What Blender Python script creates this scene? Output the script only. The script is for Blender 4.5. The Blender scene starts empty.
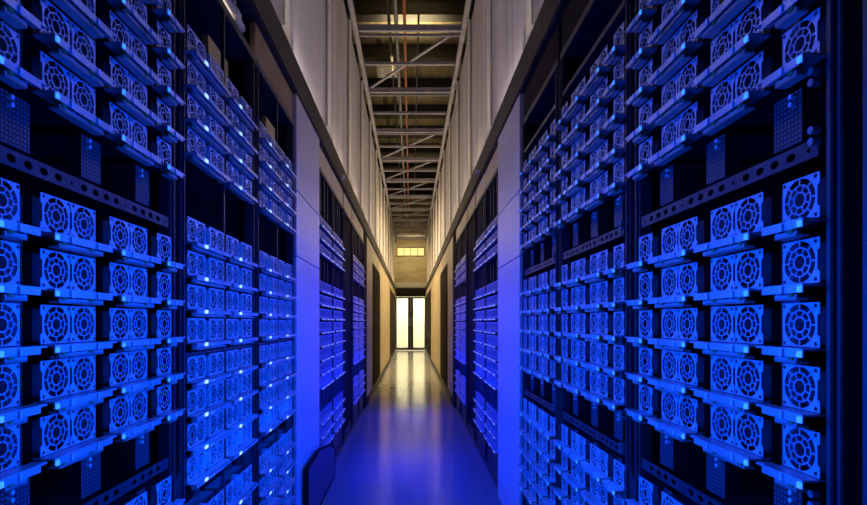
import bpy, bmesh, math, random
from mathutils import Vector
random.seed(7)
sc = bpy.context.scene
C = sc.collection
PI = math.pi

# ------------------------------------------------------------------ camera
EYE = 1.12                                   # camera height above the floor
XL, XR = -0.60, 0.57                         # fronts of the left and right rack rows
cam_d = bpy.data.cameras.new('camera'); cam = bpy.data.objects.new('camera', cam_d); C.objects.link(cam)
cam_d.sensor_width = 36; cam_d.lens = 520 / 867 * 36
cam_d.shift_x = 22.5 / 867; cam_d.shift_y = 69.5 / 867
cam_d.clip_start = 0.02; cam_d.clip_end = 100
cam.location = (0, 0, EYE); cam.rotation_euler = (PI / 2, 0, 0)
sc.camera = cam

# ------------------------------------------------------------------ world, exposure
w = bpy.data.worlds.new('world'); sc.world = w; w.use_nodes = True
w.node_tree.nodes['Background'].inputs[0].default_value = (0.02, 0.03, 0.09, 1)
w.node_tree.nodes['Background'].inputs[1].default_value = 0.03
sc.view_settings.view_transform = 'Standard'; sc.view_settings.look = 'None'
sc.view_settings.exposure = 0.0; sc.view_settings.gamma = 1.0
sc.view_settings.use_curve_mapping = False
try:
    sc.cycles.use_denoising = True
    sc.cycles.max_bounces = 6
    sc.cycles.sample_clamp_indirect = 4
except Exception:
    pass

# ------------------------------------------------------------------ lights
BLUE = (0.001, 0.022, 1.0)
CYAN = (0.001, 0.068, 1.0)
def area(name, loc, rot, sx, sy, power, color, spread=PI):
    l = bpy.data.lights.new(name, 'AREA'); l.shape = 'RECTANGLE'; l.size = sx; l.size_y = sy
    l.energy = power; l.color = color; l.spread = spread
    o = bpy.data.objects.new(name, l); o.location = loc; o.rotation_euler = rot; C.objects.link(o)
    o['kind'] = 'helper'
    return o
def rack_glow(side, y0, y1, h0, h1, power, col):
    # the joint glow of the blue status lights of a stretch of racks, leaving the rack fronts
    x = (XL + 0.035) if side < 0 else (XR - 0.035)
    tl = math.radians(24); rot = (0, -PI / 2 + tl, 0) if side < 0 else (0, PI / 2 - tl, 0)     # tipped a little downwards
    area('rack_glow', (x, (y0 + y1) / 2, EYE + (h0 + h1) / 2), rot, h1 - h0, y1 - y0, power, col, math.radians(140))
for s in (-1, 1):
    rack_glow(s, 0.35, 2.64, -1.05, 0.45, 54, CYAN)
    rack_glow(s, 3.38, 4.64, -1.05, 0.45, 44, BLUE)
    rack_glow(s, 5.38, 6.64, -1.05, 0.45, 28, BLUE)
WARM = (1.0, 0.78, 0.50); PALE = (1.0, 0.85, 0.76)

# ------------------------------------------------------------------ materials
def mat(name, col, rough=0.5, metal=0.0, emit=None, es=0.0, spec=None):
    m = bpy.data.materials.new(name); m.use_nodes = True
    b = m.node_tree.nodes['Principled BSDF']
    b.inputs['Base Color'].default_value = (*col, 1); b.inputs['Roughness'].default_value = rough
    b.inputs['Metallic'].default_value = metal
    if spec is not None: b.inputs['Specular IOR Level'].default_value = spec
    if emit:
        b.inputs['Emission Color'].default_value = (*emit, 1); b.inputs['Emission Strength'].default_value = es
    return m
def noisy(m, c1, c2, scale=(1, 1, 1), nscale=6.0, detail=4, rough=None):
    nt = m.node_tree; b = nt.nodes['Principled BSDF']
    tc = nt.nodes.new('ShaderNodeTexCoord'); mp = nt.nodes.new('ShaderNodeMapping'); mp.inputs['Scale'].default_value = scale
    n = nt.nodes.new('ShaderNodeTexNoise'); n.inputs['Scale'].default_value = nscale; n.inputs['Detail'].default_value = detail
    r = nt.nodes.new('ShaderNodeValToRGB')
    r.color_ramp.elements[0].position = 0.35; r.color_ramp.elements[1].position = 0.68
    r.color_ramp.elements[0].color = (*c1, 1); r.color_ramp.elements[1].color = (*c2, 1)
    nt.links.new(tc.outputs['Object'], mp.inputs[0]); nt.links.new(mp.outputs[0], n.inputs['Vector'])
    nt.links.new(n.outputs['Fac'], r.inputs[0]); nt.links.new(r.outputs[0], b.inputs['Base Color'])
    if rough:
        mr = nt.nodes.new('ShaderNodeMapRange'); mr.inputs['To Min'].default_value = rough[0]; mr.inputs['To Max'].default_value = rough[1]
        nt.links.new(n.outputs['Fac'], mr.inputs[0]); nt.links.new(mr.outputs[0], b.inputs['Roughness'])
    return m
M = {}
M['grille'] = noisy(mat('galvanised_grille', (.6, .62, .68), .38, .25), (.42, .46, .52), (.60, .63, .68), nscale=30)
M['tray'] = noisy(mat('tray_steel', (.6, .64, .72), .32, .35), (.42, .47, .54), (.58, .63, .70), nscale=14)
M['body'] = noisy(mat('server_body', (.03, .03, .05), .6, .2), (.008, .009, .014), (.018, .02, .03), nscale=10)
M['bracket'] = noisy(mat('bracket_metal', (.5, .45, .42), .45, .3), (.42, .38, .36), (.58, .52, .48), nscale=20)
M['port'] = noisy(mat('pale_port', (.8, .8, .78), .4), (.74, .74, .72), (.86, .86, .84), nscale=60)
M['socket'] = noisy(mat('green_socket', (.10, .30, .08), .5), (.06, .22, .05), (.16, .38, .10), nscale=60)
M['led'] = mat('blue_status_led', (.1, .3, .9), .4, 0, (.03, .22, 1.0), 1.6)
M['led_white'] = mat('pale_blue_led', (.5, .7, .9), .4, 0, (.35, .60, 1.0), 1.3)
M['frame'] = noisy(mat('rack_paint', (.06, .06, .08), .45, .1), (.028, .028, .038), (.05, .048, .06), nscale=5)
M['inside'] = noisy(mat('rack_inside', (.012, .012, .018), .7), (.008, .008, .012), (.018, .018, .026), nscale=4)
M['rail'] = noisy(mat('rail_steel', (.10, .11, .14), .4, .3), (.028, .03, .04), (.05, .054, .07), nscale=12)
M['black'] = noisy(mat('black_panel', (.02, .018, .018), .8, spec=.05), (.015, .013, .013), (.03, .026, .024), nscale=5)
M['beam'] = noisy(mat('dark_bronze_beam', (.05, .042, .038), .6, spec=.2), (.036, .030, .027), (.066, .055, .048), nscale=4)
M['panel'] = noisy(mat('white_panel', (.62, .62, .66), .32), (.58, .58, .62), (.66, .66, .70), nscale=2.2)
M['cream'] = noisy(mat('cream_panel', (.62, .54, .42), .5), (.55, .46, .30), (.68, .58, .40), nscale=3)
M['fascia'] = noisy(mat('brown_fascia', (.36, .25, .13), .6, spec=.1), (.31, .21, .10), (.42, .30, .16), nscale=4)
M['tan'] = noisy(mat('tan_cover', (.45, .34, .16), .55), (.62, .42, .08), (.76, .54, .12), nscale=8)  # tan brightened and yellowed in the colour to imitate warm lamp light
M['truss'] = noisy(mat('painted_truss', (.45, .44, .50), .5, .2), (.22, .21, .25), (.32, .30, .35), nscale=5)
M['joist'] = noisy(mat('dark_joist', (.06, .05, .05), .6), (.02, .018, .018), (.04, .035, .035), nscale=5)
M['orange'] = noisy(mat('orange_pipe', (.65, .20, .05), .5), (.30, .09, .03), (.42, .14, .05), nscale=10)
M['greypipe'] = noisy(mat('grey_pipe', (.4, .4, .42), .4, .3), (.20, .20, .21), (.30, .30, .31), nscale=10)
M['tube'] = mat('warm_tube', (1, .9, .75), .4, 0, (1.0, .80, .52), 14.0)
M['tube_dim'] = mat('dim_warm_tube', (1, .9, .75), .4, 0, (1.0, .84, .66), 1.6)
M['housing'] = noisy(mat('lamp_housing', (.75, .72, .66), .4), (.68, .65, .60), (.80, .77, .71), nscale=12)
M['bronze'] = noisy(mat('door_frame_bronze', (.035, .028, .022), .8, spec=.05), (.025, .02, .016), (.05, .04, .03), nscale=5)
M['kick'] = noisy(mat('kick_plate', (.02, .02, .025), .5), (.014, .014, .018), (.03, .03, .036), nscale=5)
M['navy'] = noisy(mat('navy_board', (.05, .05, .10), .5), (.04, .04, .08), (.065, .065, .12), nscale=4)

# perforated steel: small pale dots on dark metal, a surface pattern
m = mat('perforated_steel', (.05, .05, .08), .5, .2); nt = m.node_tree; b = nt.nodes['Principled BSDF']
tc = nt.nodes.new('ShaderNodeTexCoord'); vm = nt.nodes.new('ShaderNodeVectorMath'); vm.operation = 'SCALE'; vm.inputs['Scale'].default_value = 130
fr = nt.nodes.new('ShaderNodeVectorMath'); fr.operation = 'FRACTION'
sb = nt.nodes.new('ShaderNodeVectorMath'); sb.operation = 'SUBTRACT'; sb.inputs[1].default_value = (.5, .5, .5)
ml = nt.nodes.new('ShaderNodeVectorMath'); ml.operation = 'MULTIPLY'; ml.inputs[1].default_value = (0, 1, 1)
ln = nt.nodes.new('ShaderNodeVectorMath'); ln.operation = 'LENGTH'
cp = nt.nodes.new('ShaderNodeMath'); cp.operation = 'LESS_THAN'; cp.inputs[1].default_value = .24
mx = nt.nodes.new('ShaderNodeMix'); mx.data_type = 'RGBA'
mx.inputs['A'].default_value = (.016, .017, .024, 1); mx.inputs['B'].default_value = (.15, .17, .22, 1)
nt.links.new(tc.outputs['Object'], vm.inputs[0]); nt.links.new(vm.outputs[0], fr.inputs[0]); nt.links.new(fr.outputs[0], sb.inputs[0])
nt.links.new(sb.outputs[0], ml.inputs[0]); nt.links.new(ml.outputs[0], ln.inputs[0]); nt.links.new(ln.outputs['Value'], cp.inputs[0])
nt.links.new(cp.outputs[0], mx.inputs['Factor']); nt.links.new(mx.outputs['Result'], b.inputs['Base Color'])
M['perf'] = m

# floor: polished tiles, soft reflections
m = mat('polished_floor', (.17, .17, .18), .15, spec=.21); nt = m.node_tree; b = nt.nodes['Principled BSDF']
tc = nt.nodes.new('ShaderNodeTexCoord'); br = nt.nodes.new('ShaderNodeTexBrick')
br.offset = 0; br.inputs['Scale'].default_value = 1.0; br.inputs['Brick Width'].default_value = .6; br.inputs['Row Height'].default_value = .6
br.inputs['Mortar Size'].default_value = .0025
br.inputs['Color1'].default_value = (.25, .25, .26, 1); br.inputs['Color2'].default_value = (.22, .22, .23, 1); br.inputs['Mortar'].default_value = (.15, .15, .16, 1)
nt.links.new(tc.outputs['Object'], br.inputs['Vector']); nt.links.new(br.outputs['Color'], b.inputs['Base Color'])
n = nt.nodes.new('ShaderNodeTexNoise'); n.inputs['Scale'].default_value = 3; n.inputs['Detail'].default_value = 5
mr = nt.nodes.new('ShaderNodeMapRange'); mr.inputs['To Min'].default_value = .12; mr.inputs['To Max'].default_value = .20
nt.links.new(tc.outputs['Object'], n.inputs['Vector']); nt.links.new(n.outputs['Fac'], mr.inputs[0]); nt.links.new(mr.outputs[0], b.inputs['Roughness'])
M['floor'] = m
# pale wall sheeting with faint vertical streaks
M['wall'] = noisy(mat('pale_wall_sheet', (.5, .49, .52), .55), (.42, .40, .45), (.62, .60, .64), scale=(1, 2.5, .3), nscale=2.2, detail=5)
M['roof'] = noisy(mat('roof_deck', (.45, .38, .22), .6), (.22, .18, .10), (.32, .27, .15), scale=(8, .6, 1), nscale=1.5)
m = mat('clear_glass', (.95, .97, .95), .02); b = m.node_tree.nodes['Principled BSDF']
b.inputs['Transmission Weight'].default_value = 1.0; b.inputs['IOR'].default_value = 1.1
M['glass'] = m
M['endwall'] = noisy(mat('end_wall_paint', (.62, .50, .28), .6), (.55, .43, .22), (.68, .56, .33), scale=(1, 1, 4), nscale=1.6)
M['bright'] = noisy(mat('lobby_paint', (.85, .82, .72), .6), (.82, .79, .69), (.87, .84, .74), nscale=2)

# ------------------------------------------------------------------ mesh builder
class MB:
    def __init__(s): s.v = []; s.f = []
    def box(s, x0, x1, y0, y1, z0, z1):
        n = len(s.v)
        s.v += [(x0, y0, z0), (x1, y0, z0), (x1, y1, z0), (x0, y1, z0), (x0, y0, z1), (x1, y0, z1), (x1, y1, z1), (x0, y1, z1)]
        s.f += [tuple(n + i for i in q) for q in ((0, 3, 2, 1), (4, 5, 6, 7), (0, 1, 5, 4), (1, 2, 6, 5), (2, 3, 7, 6), (3, 0, 4, 7))]
        return s
    def bar(s, p, q, a, b=None):
        # square bar between two points
        p, q = Vector(p), Vector(q); b = b or a; d = (q - p).normalized()
        up = Vector((0, 0, 1)) if abs(d.z) < .95 else Vector((1, 0, 0))
        u = d.cross(up).normalized(); v = u.cross(d).normalized(); n = len(s.v)
        for c in (p, q):
            for i, j in ((-1, -1), (1, -1), (1, 1), (-1, 1)): s.v.append(tuple(c + u * a * i / 2 + v * b * j / 2))
        s.f += [tuple(n + i for i in t) for t in ((0, 3, 2, 1), (4, 5, 6, 7), (0, 1, 5, 4), (1, 2, 6, 5), (2, 3, 7, 6), (3, 0, 4, 7))]
        return s
    def cyl(s, p, q, r, k=10, r2=None):
        p, q = Vector(p), Vector(q); d = (q - p).normalized(); r2 = r if r2 is None else r2
        up = Vector((0, 0, 1)) if abs(d.z) < .95 else Vector((1, 0, 0))
        u = d.cross(up).normalized(); v = u.cross(d).normalized(); n = len(s.v)
        for c, rr in ((p, r), (q, r2)):
            for i in range(k):
                t = 2 * PI * i / k; s.v.append(tuple(c + u * rr * math.cos(t) + v * rr * math.sin(t)))
        for i in range(k): s.f.append((n + i, n + (i + 1) % k, n + k + (i + 1) % k, n + k + i))
        s.f += [tuple(n + i for i in reversed(range(k))), tuple(n + k + i for i in range(k))]
        return s
    def data(s, name, m, bevel=0):
        me = bpy.data.meshes.new(name); me.from_pydata(s.v, [], s.f); me.materials.append(m)
        bm = bmesh.new(); bm.from_mesh(me)
        if bevel: bmesh.ops.bevel(bm, geom=bm.edges[:], offset=bevel, segments=2, affect='EDGES', clamp_overlap=True)
        bmesh.ops.recalc_face_normals(bm, faces=bm.faces[:]); bm.to_mesh(me); bm.free()
        return me
    def build(s, name, m, parent=None, bevel=0):
        o = bpy.data.objects.new(name, s.data(name, m, bevel)); C.objects.link(o); o.parent = parent
        return o

def face_pieces(outer, holes, thick, name, m):
    # flat plate in the local YZ plane with real holes, thick along X
    cu = bpy.data.curves.new(name, 'CURVE'); cu.dimensions = '2D'; cu.fill_mode = 'BOTH'; cu.extrude = thick / 2
    for pts in [outer] + holes:
        sp = cu.splines.new('POLY'); sp.points.add(len(pts) - 1); sp.use_cyclic_u = True
        for i, (a, h) in enumerate(pts): sp.points[i].co = (a, h, 0, 1)
    o = bpy.data.objects.new(name, cu)
    me = bpy.data.meshes.new_from_object(o)
    bpy.data.objects.remove(o); bpy.data.curves.remove(cu)
    for v in me.vertices: v.co = (v.co.z, v.co.x, v.co.y)
    bm = bmesh.new(); bm.from_mesh(me); bmesh.ops.remove_doubles(bm, verts=bm.verts[:], dist=1e-6)
    bmesh.ops.recalc_face_normals(bm, faces=bm.faces[:]); bm.to_mesh(me); bm.free()
    me.name = name; me.materials.clear(); me.materials.append(m)
    return me
def circle(cx, cy, r, k=12, ry=None):
    ry = ry or r
    return [(cx + r * math.cos(2 * PI * i / k), cy + ry * math.sin(2 * PI * i / k)) for i in range(k)]
def sector(cx, cy, r0, r1, t0, t1, k=3):
    a = [(cx + r0 * math.cos(t0 + (t1 - t0) * i / k), cy + r0 * math.sin(t0 + (t1 - t0) * i / k)) for i in range(k + 1)]
    b = [(cx + r1 * math.cos(t1 - (t1 - t0) * i / k), cy + r1 * math.sin(t1 - (t1 - t0) * i / k)) for i in range(k + 1)]
    return a + b
def fan_holes(cx, cy, R, k=3, corners=True, hw=0, hh=0):
    hs = [circle(cx, cy, R * .33, 14)]
    for i in range(8):
        t = 2 * PI * i / 8
        hs.append(sector(cx, cy, R * .40, R * .665, t - .345, t + .345, k))
        hs.append(sector(cx, cy, R * .725, R * 1.0, t + PI / 8 - .355, t + PI / 8 + .355, k))
    if corners:
        for i in (-1, 1):
            for j in (-1, 1): hs.append(circle(cx + i * (hw - .0055), cy + j * (hh - .005), .0032, 8))
    return hs
def rect(a0, a1, h0, h1): return [(a0, h0), (a1, h0), (a1, h1), (a0, h1)]

def empty(name, loc):
    o = bpy.data.objects.new(name, None); o.location = loc; o.empty_display_size = .1; C.objects.link(o); return o
def tag(o, label, cat, group=None):
    o['label'] = label; o['category'] = cat
    if group: o['group'] = group
    elif 'group' in o: del o['group']
    return o
def structure(o): o['kind'] = 'structure'; return o
def kids(o): return [c for c in bpy.data.objects if c.parent == o]
def copy_parts(tree, loc):
    root, parts = tree
    r = root.copy(); C.objects.link(r); r.location = loc; new = {root: r}
    for p in parts:                      # parents come before their children
        c = p.copy(); C.objects.link(c); c.parent = new[p.parent]; new[p] = c
    return r

# ------------------------------------------------------------------ the setting
Z0 = EYE
ROOF_H, WALL_H, Y_END, Y_NEAR = 5.0, 3.15, 20.5, -1.2
structure(MB().box(-1.8, 1.8, Y_NEAR, Y_END + 4, -.06, 0).build('floor', M['floor']))
structure(MB().box(-3.2, 3.2, Y_NEAR, Y_END + .3, Z0 + ROOF_H, Z0 + ROOF_H + .12).build('ceiling', M['roof']))
for s, nm, tn in ((-1, 'wall_left', 'trim_1'), (1, 'wall_right', 'trim_2')):
    X = XL if s < 0 else XR
    x0, x1 = sorted((X + s * .06, X + s * .11))
    structure(MB().box(x0, x1, Y_NEAR, Y_END, Z0 + 1.335, Z0 + WALL_H).build(nm, M['wall']))
    x0, x1 = sorted((X - s * .02, X + s * .30))
    structure(MB().box(x0, x1, Y_NEAR, Y_END, Z0 + 1.175, Z0 + 1.334).build(tn, M['beam'], bevel=.006))
structure(MB().box(-1.8, 1.8, Y_END + .02, Y_END + .12, 2.47, Z0 + ROOF_H).build('wall_end', M['endwall']))
structure(MB().box(-.62, .60, Y_END - .02, Y_END + .02, 2.50, 2.68).build('trim_3', M['bright']))
wn = structure(empty('window_1', (-.01, Y_END + .019, Z0 + 2.62)))
MB().box(-.52, .52, -.022, 0, 0, .30).build('pane', mat('lit_pane', (.8, .7, .4), .5, 0, (1.0, .78, .26), .75), wn)
fr_ = MB().box(-.55, .55, -.04, -.0225, -.03, 0).box(-.55, .55, -.04, -.0225, .30, .33)
for q in range(5): fr_.box(-.55 + q * .27, -.53 + q * .27, -.04, -.0225, 0, .30)
fr_.build('window_frame', M['joist'], wn)
# the lobby beyond the doors
structure(MB().box(-1.8, 1.8, Y_END + 3.4, Y_END + 3.5, 0, 2.9).build('wall_back', M['bright']))
structure(MB().box(-1.85, -1.75, Y_END + .13, Y_END + 3.4, 0, 2.9).build('wall_left', M['bright']))
structure(MB().box(1.75, 1.85, Y_END + .13, Y_END + 3.4, 0, 2.9).build('wall_right', M['bright']))
structure(MB().box(-1.85, 1.85, Y_END + .13, Y_END + 3.5, 2.9, 3.0).build('ceiling', M['bright']))
area('lobby_light', (0, Y_END + 1.8, 2.85), (0, 0, 0), 2.6, 2.4, 190, (1.0, .92, .62))

# glass double door at the end
d = empty('door_1', (-.015, Y_END, 0)); structure(d); d['label'] = 'bronze framed glass double door at the far end of the aisle'
MB().box(-.70, .70, -.05, .05, 2.12, 2.46).build('lintel', M['bronze'], d)
for s in (-1, 1):
    MB().box(min(s * .60, s * .70), max(s * .60, s * .70), -.05, .05, 0, 2.12).build('door_jamb', M['bronze'], d)
    lf = MB()
    a, b_ = (.012, .585) if s > 0 else (-.585, -.012)
    ia = .105                                   # broad meeting stiles in the middle
    lf.box(min(s * .001, s * ia), max(s * .001, s * ia), -.025, .025, .02, 2.11)
    lf.box(min(s * .545, s * .585), max(s * .545, s * .585), -.025, .025, .02, 2.11)
    lf.box(a, b_, -.025, .025, .02, .10).box(a, b_, -.025, .025, 2.04, 2.11)
    leaf = lf.build('door_leaf', M['bronze'], d)
    MB().box(min(s * ia, s * .545), max(s * ia, s * .545), -.004, .004, .10, 2.04).build('glass_pane', M['glass'], leaf)
    hx = .05 * s
    MB().cyl((hx, -.06, .95), (hx, -.06, 1.35), .010).bar((hx, -.06, .98), (hx, -.02, .98), .012).bar((hx, -.06, 1.32), (hx, -.02, 1.32), .012).build('door_handle', M['greypipe'], leaf)

# ------------------------------------------------------------------ ribs on the upper walls, roof joists, truss
for s in (-1, 1):
    X = XL if s < 0 else XR
    side = 'left' if s < 0 else 'right'
    for k in range(13):
        y = 2.64 + 1.36 * k
        r = empty('wall_rib', (X + s * .04, y, Z0 + 1.336))
        far = ['nearest', 'second', 'third', 'fourth', 'fifth', 'sixth', 'seventh', 'eighth', 'ninth', 'tenth', 'eleventh', 'twelfth', 'farthest'][k]
        tag(r, f'pale vertical pipe rib with base clamp on the {side} upper wall, {far} along', 'wall rib', f'ribs on the {side} upper wall')
        xo = -s * .012
        MB().cyl((xo, 0, .02), (xo, 0, 1.78), .014, 12).build('pipe', M['housing'], r)
        MB().box(min(-s * .001, s * .018), max(-s * .001, s * .018), .05, .11, .02, 1.78).build('batten', M['truss'], r)
        MB().box(xo - .024, xo + .024, -.034, .034, 0.0, .10).box(xo - .022, xo + .022, -.028, .028, .10, .16).box(xo - .03, xo + .03, -.012, .012, .045, .075).build('base_clamp', M['housing'], r, bevel=.003)
    # slim conduit along the top of the beam
    cd = MB().cyl((X + s * .042, -.6, Z0 + 1.347), (X + s * .042, Y_END - .1, Z0 + 1.347), .010, 10).build('conduit', M['housing'])
    tag(cd, f'slim pale conduit running along the top of the {side} beam', 'conduit')

tr = tag(empty('ceiling_truss', (0, 0, Z0 + WALL_H)), 'long grey steel ladder truss lying over the aisle between the upper walls', 'truss')
for x in (XL + .0, XR - .0):
    MB().box(x - .024, x + .024, -.4, Y_END - .1, 0, .06).build('side_rail', M['truss'], tr)
ys = [2.62 + 1.505 * k for k in range(12)]
for k, y in enumerate(ys):
    MB().box(XL - .05, XR + .05, y - .02, y + .03, .050, .062).box(XL + .03, XR - .03, y - .012, y + .022, .0, .049).box(XL + .03, XR - .03, y + .10, y + .115, .0, .03).build('cross_beam', M['truss'], tr)
    MB().box(XL + .03, XR - .03, y + .75, y + .78, .01, .045).build('thin_strut', M['truss'], tr)
    if k not in (1, 3) and k < 11:
        MB().bar((XR - .05, y + .05, .045), (XL + .05, y + 1.46, .045), .032, .02).build('diagonal_brace', M['truss'], tr)
for k in range(15):
    y = 1.6 + 1.3 * k
    j = MB().box(-3.1, 3.1, y - .05, y + .05, Z0 + ROOF_H - .25, Z0 + ROOF_H)
    j.box(-3.1, 3.1, y - .10, y + .10, Z0 + ROOF_H - .27, Z0 + ROOF_H - .25)
    nmn = ['nearest', 'second', 'third', 'fourth', 'fifth', 'sixth', 'seventh', 'eighth', 'ninth', 'tenth', 'eleventh', 'twelfth', 'thirteenth', 'fourteenth', 'farthest'][k]
    tag(j.build('roof_joist', M['joist']), f'dark steel roof joist above the truss, {nmn} from the camera', 'joist', 'roof joists above the truss')
for nm, x, h, r, m_, lab in (('pipe', -.080, 3.75, .020, 'orange', 'slender orange pipe running the length of the aisle above the truss'),
                           ('pipe', -.19, 3.85, .026, 'greypipe', 'grey pipe beside the orange pipe above the truss'),
                           ('pipe', -.30, 4.1, .022, 'joist', 'black pipe above the truss, leftmost of the overhead pipes'),
                           ('pipe', .10, 4.0, .014, 'joist', 'thin black pipe above the truss, rightmost of the overhead pipes')):
    o = MB().cyl((x, .5, Z0 + h), (x, Y_END - .02, Z0 + h), r, 12)
    o = o.build(nm, M[m_]); tag(o, lab, 'pipe', 'pipes over the aisle')

# ------------------------------------------------------------------ lamps on the beams (each with its own light)
def beam_lamp(s, y, power, label, color=WARM, length=.9, k=0):
    X = XL if s < 0 else XR
    t = empty('tube_lamp', (X + s * .018, y, Z0 + 1.352))
    tag(t, label, 'lamp', 'tube lamps along the beams')
    xo = 0
    MB().box(xo - .014, xo + .014, -length / 2, length / 2, -.017, .004).build('housing', M['housing'], t)
    MB().cyl((xo, -length / 2 + .02, .009), (xo, length / 2 - .02, .009), .006, 8).build('tube', M['tube'], t)
    for rot, f in (((0, PI, 0), .75), ((0, s * PI / 2 * .92, 0), .22 if k < 2 else .40)):     # the tube shines upwards and across the aisle
        l = bpy.data.lights.new('tube_light', 'AREA'); l.shape = 'RECTANGLE'; l.size = .018; l.size_y = length; l.energy = power * f; l.color = color
        o = bpy.data.objects.new('tube_light', l); o.location = (xo - s * .002, 0, .013); o.rotation_euler = rot; C.objects.link(o); o.parent = t
    return t
ORD = ['nearest', 'second', 'third', 'fourth', 'fifth', 'sixth', 'seventh', 'eighth', 'ninth', 'tenth', 'eleventh']
for s in (-1, 1):
    side = 'left' if s < 0 else 'right'
    for k in range(10):
        y = 1.95 + 1.36 * k + (0 if k < 3 else .0)
        p = [4.5, 5, 6, 8, 9, 10, 10, 10, 10, 10][k]
        beam_lamp(s, y, p, f'warm tube lamp lying on top of the {side} dark beam, {ORD[k]} from the camera', PALE if k < 2 else WARM, k=k)
# light of the hall above the truss
area('hall_light', (0, 8.3, Z0 + 4.0), (PI, 0, 0), .6, .6, 34, (1.0, .80, .42), math.radians(80))
area('end_light', (0, 18.6, Z0 + 3.0), (math.radians(72), 0, 0), 1.0, .5, 6, (1.0, .80, .42), math.radians(90))
area('aisle_light', (0, 12.0, Z0 + 3.05), (0, 0, 0), .7, 4.0, 105, (1.0, .74, .36), math.radians(88))
area('aisle_light', (0, 17.0, Z0 + 3.05), (0, 0, 0), .7, 4.0, 105, (1.0, .74, .36), math.radians(88))

# ------------------------------------------------------------------ server prototypes
PITCH = .0915
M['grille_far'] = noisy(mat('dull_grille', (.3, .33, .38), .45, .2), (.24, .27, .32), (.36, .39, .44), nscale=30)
def grille_mesh(wd, hh, n, R, name, k=3, corners=True):
    holes = []
    for i in range(n):
        c = wd / n * (i + .5)
        holes += fan_holes(c + (.002 if n == 1 else 0), -hh / 2, R, k, corners, wd / n / 2, hh / 2)
    # the outer edge has a notch at the near side, as the photographed plates do
    outer = [(0.0, -hh), (wd, -hh), (wd, 0), (0.0, 0)] if n > 1 else [(0.0, -hh), (wd, -hh), (wd, 0), (0.0, 0), (0, -.016), (.0045, -.018), (.0045, -.046), (0, -.048)]
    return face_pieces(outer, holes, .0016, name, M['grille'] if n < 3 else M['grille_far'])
ME = {}
ME['g1'] = grille_mesh(.072, .064, 1, .0305, 'fan_grille')
ME['g2'] = grille_mesh(.120, .066, 2, .0285, 'fan_grille', 2)
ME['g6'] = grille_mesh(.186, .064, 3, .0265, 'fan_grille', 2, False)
def make_server(kind, s):
    # local axes: x towards the aisle is e = -s, y along the aisle, z up; origin at the near top corner of the front
    e = -s
    root = bpy.data.objects.new('server', None); parts = []
    root.empty_display_size = .05
    def bx(mb, d0, d1, a0, a1, h0, h1): return mb.box(min(e * d0, e * d1), max(e * d0, e * d1), a0, a1, h0, h1)
    def part(name, mb, m, bevel=0, under=None):
        o = bpy.data.objects.new(name, mb.data(name, m, bevel) if isinstance(mb, MB) else mb); o.parent = under or root; parts.append(o); return o
    if kind in ('single', 'pair'):
        n = 1 if kind == 'single' else 2
        wd = .070 if n == 1 else .148
        part('chassis', bx(bx(MB(), -.42, -.016, .003, wd - .003, -.060, -.006), -.42, -.001, .0, wd, -.0665, -.0645), M['body'])
        for i in range(n):
            g = part('fan_grille', ME['g1'], None); g.location = (-e * .001, i * .0745 + (0 if n == 2 else -.001), 0)
        t = bx(MB(), -.012, .0035, -.0015, wd + .0015, -.0685, -.0655)
        bx(t, .0035, .026, -.004, wd + .024, -.0685, -.0655)
        bx(t, .0235, .026, -.004, wd + .010, -.0780, -.0685)
        tray = part('tray', t, M['tray'])
        b_ = bx(MB(), .002, .020, .016, wd - .01, -.0880, -.0845)
        bx(b_, .016, .020, .016, wd - .01, -.0880, -.0800)
        for q in range(2 * n): b_.cyl((e * .011, .030 + q * .033, -.0845), (e * .011, .030 + q * .033, -.0690), .0042, 8)
        part('bracket', b_, M['bracket'])
        for i in range(n):
            c = .036 + i * .0745
            part('port', bx(MB(), .0262, .0290, c - .0028, c + .0028, -.0785, -.0670), M['port'], .0005, tray)
        for i in range(n):
            part('socket', bx(MB(), .006, .0225, .020 + i * .075, .031 + i * .075, -.0835, -.0700), M['socket'], .0008, tray)
        part('status_light', bx(MB(), .0262, .0290, -.0035, .004, -.0775, -.0690), M['led'], .0005, tray)
    elif kind == 'double':
        wd = .272
        part('chassis', bx(bx(MB(), -.42, -.030, .003, wd - .003, -.064, -.006), -.42, -.001, 0, wd, -.0685, -.0665), M['body'])
        for i in range(2):
            g = part('fan_grille', ME['g2'], None); g.location = (-e * .001, i * .150 + .002, 0)
        t = bx(MB(), -.03, .024, .004, wd - .002, -.0705, -.0680)
        bx(t, .0215, .024, .004, wd - .002, -.0790, -.0680)
        bx(t, -.03, -.001, .1235, .1255, -.068, -.004); bx(t, -.03, -.001, .1475, .1495, -.068, -.004)
        tray = part('tray', t, M['tray'])
        h_ = bx(MB(), -.014, .006, .1330, .1370, -.060, -.012); bx(h_, .006, .010, .1330, .1370, -.056, -.016)
        part('handle', h_, M['port'], .0008)
        part('port', bx(MB(), .0240, .0275, .090, .122, -.0780, -.0715), M['port'], .0005, tray)
        part('bracket', bx(bx(MB(), .002, .016, .02, wd - .02, -.0870, -.0840), .002, .006, .02, wd - .02, -.0840, -.0705), M['bracket'])
        part('status_light', bx(MB(), .0242, .0265, .058, .078, -.0780, -.0680), M['led_white'], .0008, tray)
    else:
        wd = .566
        part('chassis', bx(MB(), -.42, -.016, .003, wd - .003, -.066, -.006), M['body'])
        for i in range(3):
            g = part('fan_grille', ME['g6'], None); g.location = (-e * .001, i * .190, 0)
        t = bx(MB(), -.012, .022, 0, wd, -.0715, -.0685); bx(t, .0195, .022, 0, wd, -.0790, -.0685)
        tray = part('tray', t, M['tray'])
        for i in range(3):
            part('status_light', bx(MB(), .0222, .0245, .052 + i * .19, .066 + i * .19, -.0780, -.0700), M['led_white'], 0, tray)
    return root, parts
proto = {}
N_SERVERS = [0]
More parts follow.
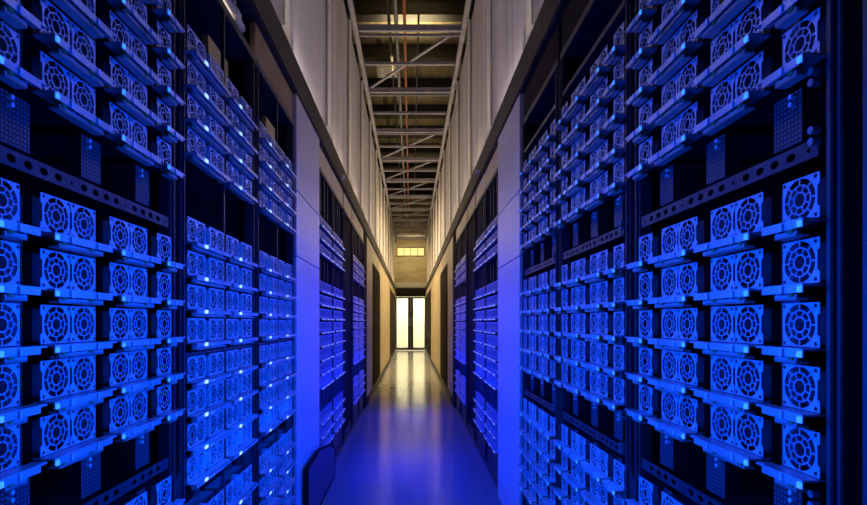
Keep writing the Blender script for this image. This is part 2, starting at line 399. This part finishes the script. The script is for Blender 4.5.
def place_server(kind, s, loc, label, group):
    key = (kind, s)
    if key not in proto:
        proto[key] = make_server(kind, s); root, parts = proto[key]
        C.objects.link(root); root.location = loc
        for p in parts: C.objects.link(p)
        r = root
    else:
        r = copy_parts(proto[key], loc)
    tag(r, label, 'server', group); N_SERVERS[0] += 1
    return r

def project(x, y, h):
    return 411 + 520 * x / y, 322 - 520 * h / y
def in_frame(X, y, wd, h):
    for yy in (y, y + wd):
        if yy <= .3: continue
        for hh in (h, h - .085):
            px, py = project(X, yy, hh)
            if -42 < px < 867 + 42 and -42 < py < 505 + 42: return True
    return False

# ------------------------------------------------------------------ racks
ROWW = ['top', 'second', 'third', 'fourth', 'fifth', 'sixth', 'seventh', 'eighth']
BLOCKS = {
    'A': [('upper', [.806 - PITCH * i for i in range(5)]), ('middle', [.211 - PITCH * i for i in range(5)]), ('lower', [-.385 - PITCH * i for i in range(5)])],
    'B': [('uppermost', [.801 - PITCH * i for i in range(4)]), ('second', [.285 - PITCH * i for i in range(4)]), ('third', [-.095 - PITCH * i for i in range(4)]), ('lowest', [-.535 - PITCH * i for i in range(4)])],
    'C': [('upper', [.705 - PITCH * i for i in range(3)]), ('middle', [.275 - PITCH * i for i in range(8)]), ('lower', [-.600 - PITCH * i for i in range(3)])],
}
RACK_D = .60
def rail_mesh(L, hh, e):
    holes = []
    n = int(L / .034)
    for i in range(n):
        c = L / n * (i + .5)
        holes.append(circle(c, hh / 2, .0095 if i % 5 else .0035, 12, .0065 if i % 5 else .0035))
    return face_pieces(rect(0, L, 0, hh), holes, .003, 'shelf_rail', M['rail'])
RAIL = rail_mesh(.56, .026, 1)
def rack(typ, s, y0, label, servers=True, name_in_label='', fascia=None, wd=.57, near_post=True, stuff=None):
    X = XL if s < 0 else XR; e = -s
    r = empty('server_rack', (X, y0, 0)); tag(r, label, 'rack', 'server racks')
    def bx(mb, d0, d1, a0, a1, h0, h1): return mb.box(min(e * d0, e * d1), max(e * d0, e * d1), a0, a1, Z0 + h0, Z0 + h1)
    def P(name, mb, m, bevel=0): return mb.build(name, m, r, bevel)
    P('back_panel', bx(MB(), -RACK_D - .01, -RACK_D, -.03, wd + .03, -1.06, 1.00), M['inside'])
    for a0, a1 in ((-.036, -.030), (wd + .030, wd + .036)):
        P('side_panel', bx(MB(), -RACK_D, -.035, a0, a1, -1.06, 1.0), M['inside'])
    for a0, a1 in ((-.033, -.006), (wd + .006, wd + .033)):
        P('front_post', bx(bx(MB(), -.034, -.004, a0, a1, -1.06, 1.0), -.004, .002, a0 + .009, a1 - .009, -1.06, 1.0), M['frame'], .0015)
        P('rear_post', bx(MB(), -RACK_D, -RACK_D + .03, a0, a1, -1.06, 1.0), M['frame'])
    P('base_panel', bx(MB(), -RACK_D, -.012, -.033, wd + .033, -1.118, -1.061), M['kick'])
    low = {'A': -.845, 'B': -.905, 'C': -.880, 'D': -1.0}[typ]
    P('kick_plate', bx(MB(), -.03, -.010, -.004, wd + .004, -1.06, low - .004), M['kick'])
    P('top_beam', bx(MB(), -.20, -.002, -.033, wd + .033, 1.001, 1.03), M['frame'], .002)
    P('top_cover', bx(MB(), -RACK_D, -.201, -.033, wd + .033, 1.001, 1.012), M['inside'])
    if fascia:
        P('fascia', bx(MB(), -.03, -.008, -.03, wd + .03, 1.031, 1.173), M[fascia], .002)
    if typ == 'A':
        for h0 in (.234, -.362):
            o = bpy.data.objects.new('shelf_rail', RAIL); C.objects.link(o); o.parent = r; o.location = (-e * .004, .005, Z0 + h0)
        P('slot_rail', bx(MB(), -.03, -.002, 0, wd, .850, .868), M['rail'], .001)
        gaps = [(.072, .112), (.266, .306), (.460, .500)]
        for h1, h0 in ((.80, .375), (.205, -.235), (-.39, -.83)):
            for a0, a1 in gaps:
                P('perforated_strip', bx(MB(), -.030, -.027, a0, a1, h0, h1), M['perf'])
        for h1, h0 in ((.355, .275), (-.255, -.335)):
            for a0, a1 in gaps:
                P('perforated_plate', bx(bx(MB(), -.028, -.022, a0 - .012, a1 + .010, h0, h1), -.05, -.028, a0 - .012, a0 - .009, h0, h1), M['perf'])
            for a0, a1 in gaps:
                scw = MB()
                for q in (0, .012): scw.cyl((-e * .022, a0 + .004, Z0 + h1 - .008 - q), (-e * .014, a0 + .004, Z0 + h1 - .008 - q), .0038, 8)
                P('screw_pair', scw, M['port'])
        for hh in (.345, .262, -.250, -.338):
            k = MB()
            for q in (-.008, .008): k.cyl((-e * .004, .006, Z0 + hh + q), (e * .008, .006, Z0 + hh + q), .0055, 10)
            P('latch', k, M['greypipe'])
    if typ == 'B':
        P('center_post', bx(MB(), -.012, -.002, .279, .291, low, 1.0), M['rail'], .001)
        for h0, h1 in ((.806, .93),):
            P('tan_cover', bx(MB(), -.075, -.055, .285, .47, h0, h1), M['tan'], .001)
        P('divider_rail', bx(MB(), -.03, -.004, 0, .278, -.092, -.084), M['rail'])
        P('divider_rail', bx(MB(), -.03, -.004, .292, wd, -.092, -.084), M['rail'])
        for a in (.18, .47):
            P('slot_post', bx(MB(), -.06, -.048, a, a + .02, -.530, -.462), M['frame'])
    if typ in 'C':
        for a in (.13, .275, .42):
            P('slot_post', bx(MB(), -.03, -.010, a, a + .014, .708, 1.0), M['frame'])
            P('slot_post', bx(MB(), -.03, -.010, a, a + .014, .278, .436), M['frame'])
            P('slot_post', bx(MB(), -.03, -.010, a, a + .014, -.597, -.455), M['frame'])
    if typ == 'D':
        P('door_panel', bx(MB(), -.03, -.014, -.004, wd + .004, -1.0, .98), M['black'], .003)
    return r
def fill(typ, s, y0, which):
    X = XL if s < 0 else XR
    for bname, tops in BLOCKS[typ]:
        for i, h in enumerate(tops):
            row = 'bottom' if i == len(tops) - 1 else ROWW[i]
            if typ == 'A': cols = [('single', 0.0, .070, 'nearest'), ('pair', .116, .148, 'second'), ('pair', .310, .148, 'third'), ('single', .504, .070, 'farthest')]
            elif typ == 'B': cols = [('double', .002, .272, 'nearer'), ('double', .296, .272, 'farther')]
            else: cols = [('wide', .002, .566, '')]
            for kind, a, wdt, cn in cols:
                if not in_frame(X, y0 + a, wdt, h): continue
                what = {'single': 'slim one-fan', 'pair': 'twin-fan', 'double': 'wide four-fan', 'wide': 'full-width many-fan'}[kind]
                lab = f'{what} blue-lit server, {row} row of {bname} block' + (f', {cn} column' if cn else '') + f', {which}'
                place_server(kind, s, (X, y0 + a, Z0 + h), lab, 'servers in the racks')
Y = [.7265 + .667 * k for k in range(9)]
rack('A', 1, Y[0] - .667, 'dark rack edge at the right border of the photo, before the nearest right rack', fascia='black')
R = []
for k, wn in ((0, 'nearest'), (1, 'second'), (2, 'third')):
    rack('A', 1, Y[k], f'{wn} tall open server rack on the right, full of small fan-grille servers', fascia='black')
    fill('A', 1, Y[k], f'{wn} right rack')
rack('A', -1, Y[0], 'nearest tall open server rack on the left, with small fan-grille servers', fascia='black')
fill('A', -1, Y[0], 'nearest left rack')
rack('B', -1, Y[1], 'second tall rack on the left, wide servers under an open dark top slot')
fill('B', -1, Y[1], 'second left rack')
rack('B', -1, Y[2], 'third rack on the left, wide servers, just before the smooth blue-lit panel', fascia='fascia')
fill('B', -1, Y[2], 'third left rack')
for s in (-1, 1):
    side = 'left' if s < 0 else 'right'
    X = XL if s < 0 else XR; e = -s
    f = tag(empty('filler_panel', (X, Y[2] + .60, 0)), f'smooth white filler panel glowing blue between the racks on the {side}', 'panel', None)
    for h0, h1 in ((-1.118, .338), (.342, .678), (.682, 1.173)):
        MB().box(min(e * -.03, e * .012), max(e * -.03, e * .012),   .010, .680, Z0 + h0, Z0 + h1).build('panel_sheet', M['panel'], f, bevel=.002)
    for k, wn in ((0, 'nearer'), (1, 'farther')):
        yy = 3.375 + .64 * k
        rack('C', s, yy + .004, f'{wn} of the two {side} racks just beyond the smooth {side} filler panel', fascia='cream')
        fill('C', s, yy + .004, f'{wn} rack beyond {side} panel')
    rack('D', s, 4.72, f'closed black cabinet between the two pairs of far racks on the {side}', fascia='cream')
    for k, wn in ((0, 'nearer'), (1, 'farther')):
        rack('C', s, 5.40 + .64 * k, f'{wn} of the last two blue-lit racks on the {side}, beyond the black cabinet', fascia='cream')

# servers of the four farthest racks, past the first 300
st = MB(); gm = ME['g6']
for s in (-1, 1):
    X = XL if s < 0 else XR; e = -s
    for k in range(2):
        y0 = 5.40 + .64 * k + .002
        for bname, tops in BLOCKS['C']:
            for h in tops:
                def bx(d0, d1, a0, a1, h0, h1): st.box(X + min(e * d0, e * d1), X + max(e * d0, e * d1), y0 + a0, y0 + a1, Z0 + h + h0, Z0 + h + h1)
                bx(-.42, -.016, .003, .563, -.066, -.006); bx(-.012, .022, 0, .566, -.079, -.0685)
                for j in range(3):
                    n = len(st.v)
                    st.v += [(X + v.co.x, y0 + j * .19 + v.co.y, Z0 + h + v.co.z) for v in gm.vertices]
                    st.f += [tuple(n + q for q in p.vertices) for p in gm.polygons]
o = st.build('servers', M['grille']); o['kind'] = 'stuff'
tag(o, 'blue-lit servers filling the four farthest racks before the cream walls', 'server', 'servers in the farthest racks')

# ------------------------------------------------------------------ far walls and cabinets
for s in (-1, 1):
    side = 'left' if s < 0 else 'right'; X = XL if s < 0 else XR; e = -s
    def seg(y0, y1, h0, h1, m_, name, d=.0):
        return MB().box(min(X, X + s * .25) - 0 if s > 0 else X - .25, X + .25 if s > 0 else X, y0, y1, Z0 + h0, Z0 + h1).build(name, M[m_], bevel=.002)
    structure(seg(6.70, 7.08, -1.12, 1.173, 'black', f'wall_{side}'))
    structure(seg(7.09, 8.10, -1.12, 1.173, 'cream', f'wall_{side}'))
    structure(seg(8.11, 10.0, .93, 1.173, 'cream', f'wall_{side}'))
    for a_, b_ in ((10.01, 10.72), (10.78, 11.9), (12.0, 14.9)):
        structure(seg(a_, b_, -1.12, 1.173, 'cream', f'wall_{side}'))
    structure(seg(14.91, 20.44, .98, 1.173, 'cream', f'wall_{side}'))
    structure(MB().box(min(X - s * .004, X - s * .02), max(X - s * .004, X - s * .02), 7.1, 20.4, 0, .10).build('baseboard_' + side, M['kick']))
    for y0, n, wn in ((8.12, 3, 'between the cream far walls'), (14.93, 8, 'beside the end door')):
        L = (1.86 if n == 3 else 5.50) / n
        for k in range(n):
            c = tag(empty('cabinet', (X, y0 + k * L, 0)), f'tall black cabinet on the {side} {wn}, {ORD[k]} from the camera', 'cabinet', 'far black cabinets')
            hh = 2.04 if n == 3 else 2.09
            MB().box(min(0, s * .25) if s > 0 else -.25, .25 if s > 0 else 0, .01, L - .01, 0.0, hh).build('body', M['black'], c, bevel=.004)
            MB().box(min(e * .001, e * .010), max(e * .001, e * .010), .03, L - .03, .12, hh - .04).build('door', M['bronze'], c, bevel=.002)

# ------------------------------------------------------------------ loose things
# framed board standing against the foot of the left racks
b_ = tag(empty('access_panel', (XL + .03, 2.80, 0)), 'dark navy board with black edging leaning on the foot of the left racks', 'board')
pts = [(0, .335), (.36, .345), (.78, .275), (.98, .20), (.98, 0), (0, 0)]
def slab(pts, x0, x1):
    mb = MB(); n = len(pts); mb.v = [(x0, a, h) for a, h in pts] + [(x1, a, h) for a, h in pts]
    mb.f = [tuple(range(n)), tuple(range(2 * n - 1, n - 1, -1))] + [(i, (i + 1) % n, n + (i + 1) % n, n + i) for i in range(n)]
    return mb
slab(pts, 0, .016).build('board', M['navy'], b_)
ed = MB()
for i in range(len(pts)):
    p, q = pts[i], pts[(i + 1) % len(pts)]
    ed.bar((.012, p[0], max(p[1], .007)), (.012, q[0], max(q[1], .007)), .014, .014)
ed.build('edging', M['black'], b_)

# strip lamp with clips above the second left rack
l = tag(empty('strip_lamp', (XL - .05, 1.50, Z0 + 1.10)), 'pale strip lamp with clip housing above the second left rack', 'lamp')
MB().box(-.02, .02, 0, .48, .0, .028).build('housing', M['housing'], l, bevel=.004)
MB().cyl((.0, .03, -.008), (.0, .44, -.008), .008, 8).build('tube', M['tube_dim'], l)
a_ = area('strip_light', (0, .24, -.02), (0, 0, 0), .02, .4, .45, (1.0, .82, .5)); a_.parent = l
MB().box(-.026, .026, .36, .42, -.02, .034).box(-.012, .012, .37, .40, .034, .074).build('clip', M['housing'], l, bevel=.003)
# little sensors on the beams
for s, y in ((-1, 4.35), (1, 4.2)):
    X = XL if s < 0 else XR
    side = 'left' if s < 0 else 'right'
    c = MB().cyl((X - s * .021, y, Z0 + 1.21), (X - s * .045, y, Z0 + 1.21), .022, 14, .016)
    tag(c.build('sensor', M['housing'], bevel=.002), f'small round pale sensor on the face of the {side} beam', 'sensor')
# hanging light panel over the truss
p = tag(MB().box(-.62, -.22, 9.4, 9.8, Z0 + 4.6, Z0 + 4.65).box(-.55, -.545, 9.6, 9.605, Z0 + 4.65, Z0 + 5.0).box(-.30, -.295, 9.6, 9.605, Z0 + 4.65, Z0 + 5.0).build('hanging_sign', M['housing']), 'small pale rectangular board hanging above the truss, left of the orange pipe', 'sign')
print('SERVERS', N_SERVERS[0], 'OBJECTS', len(bpy.data.objects))
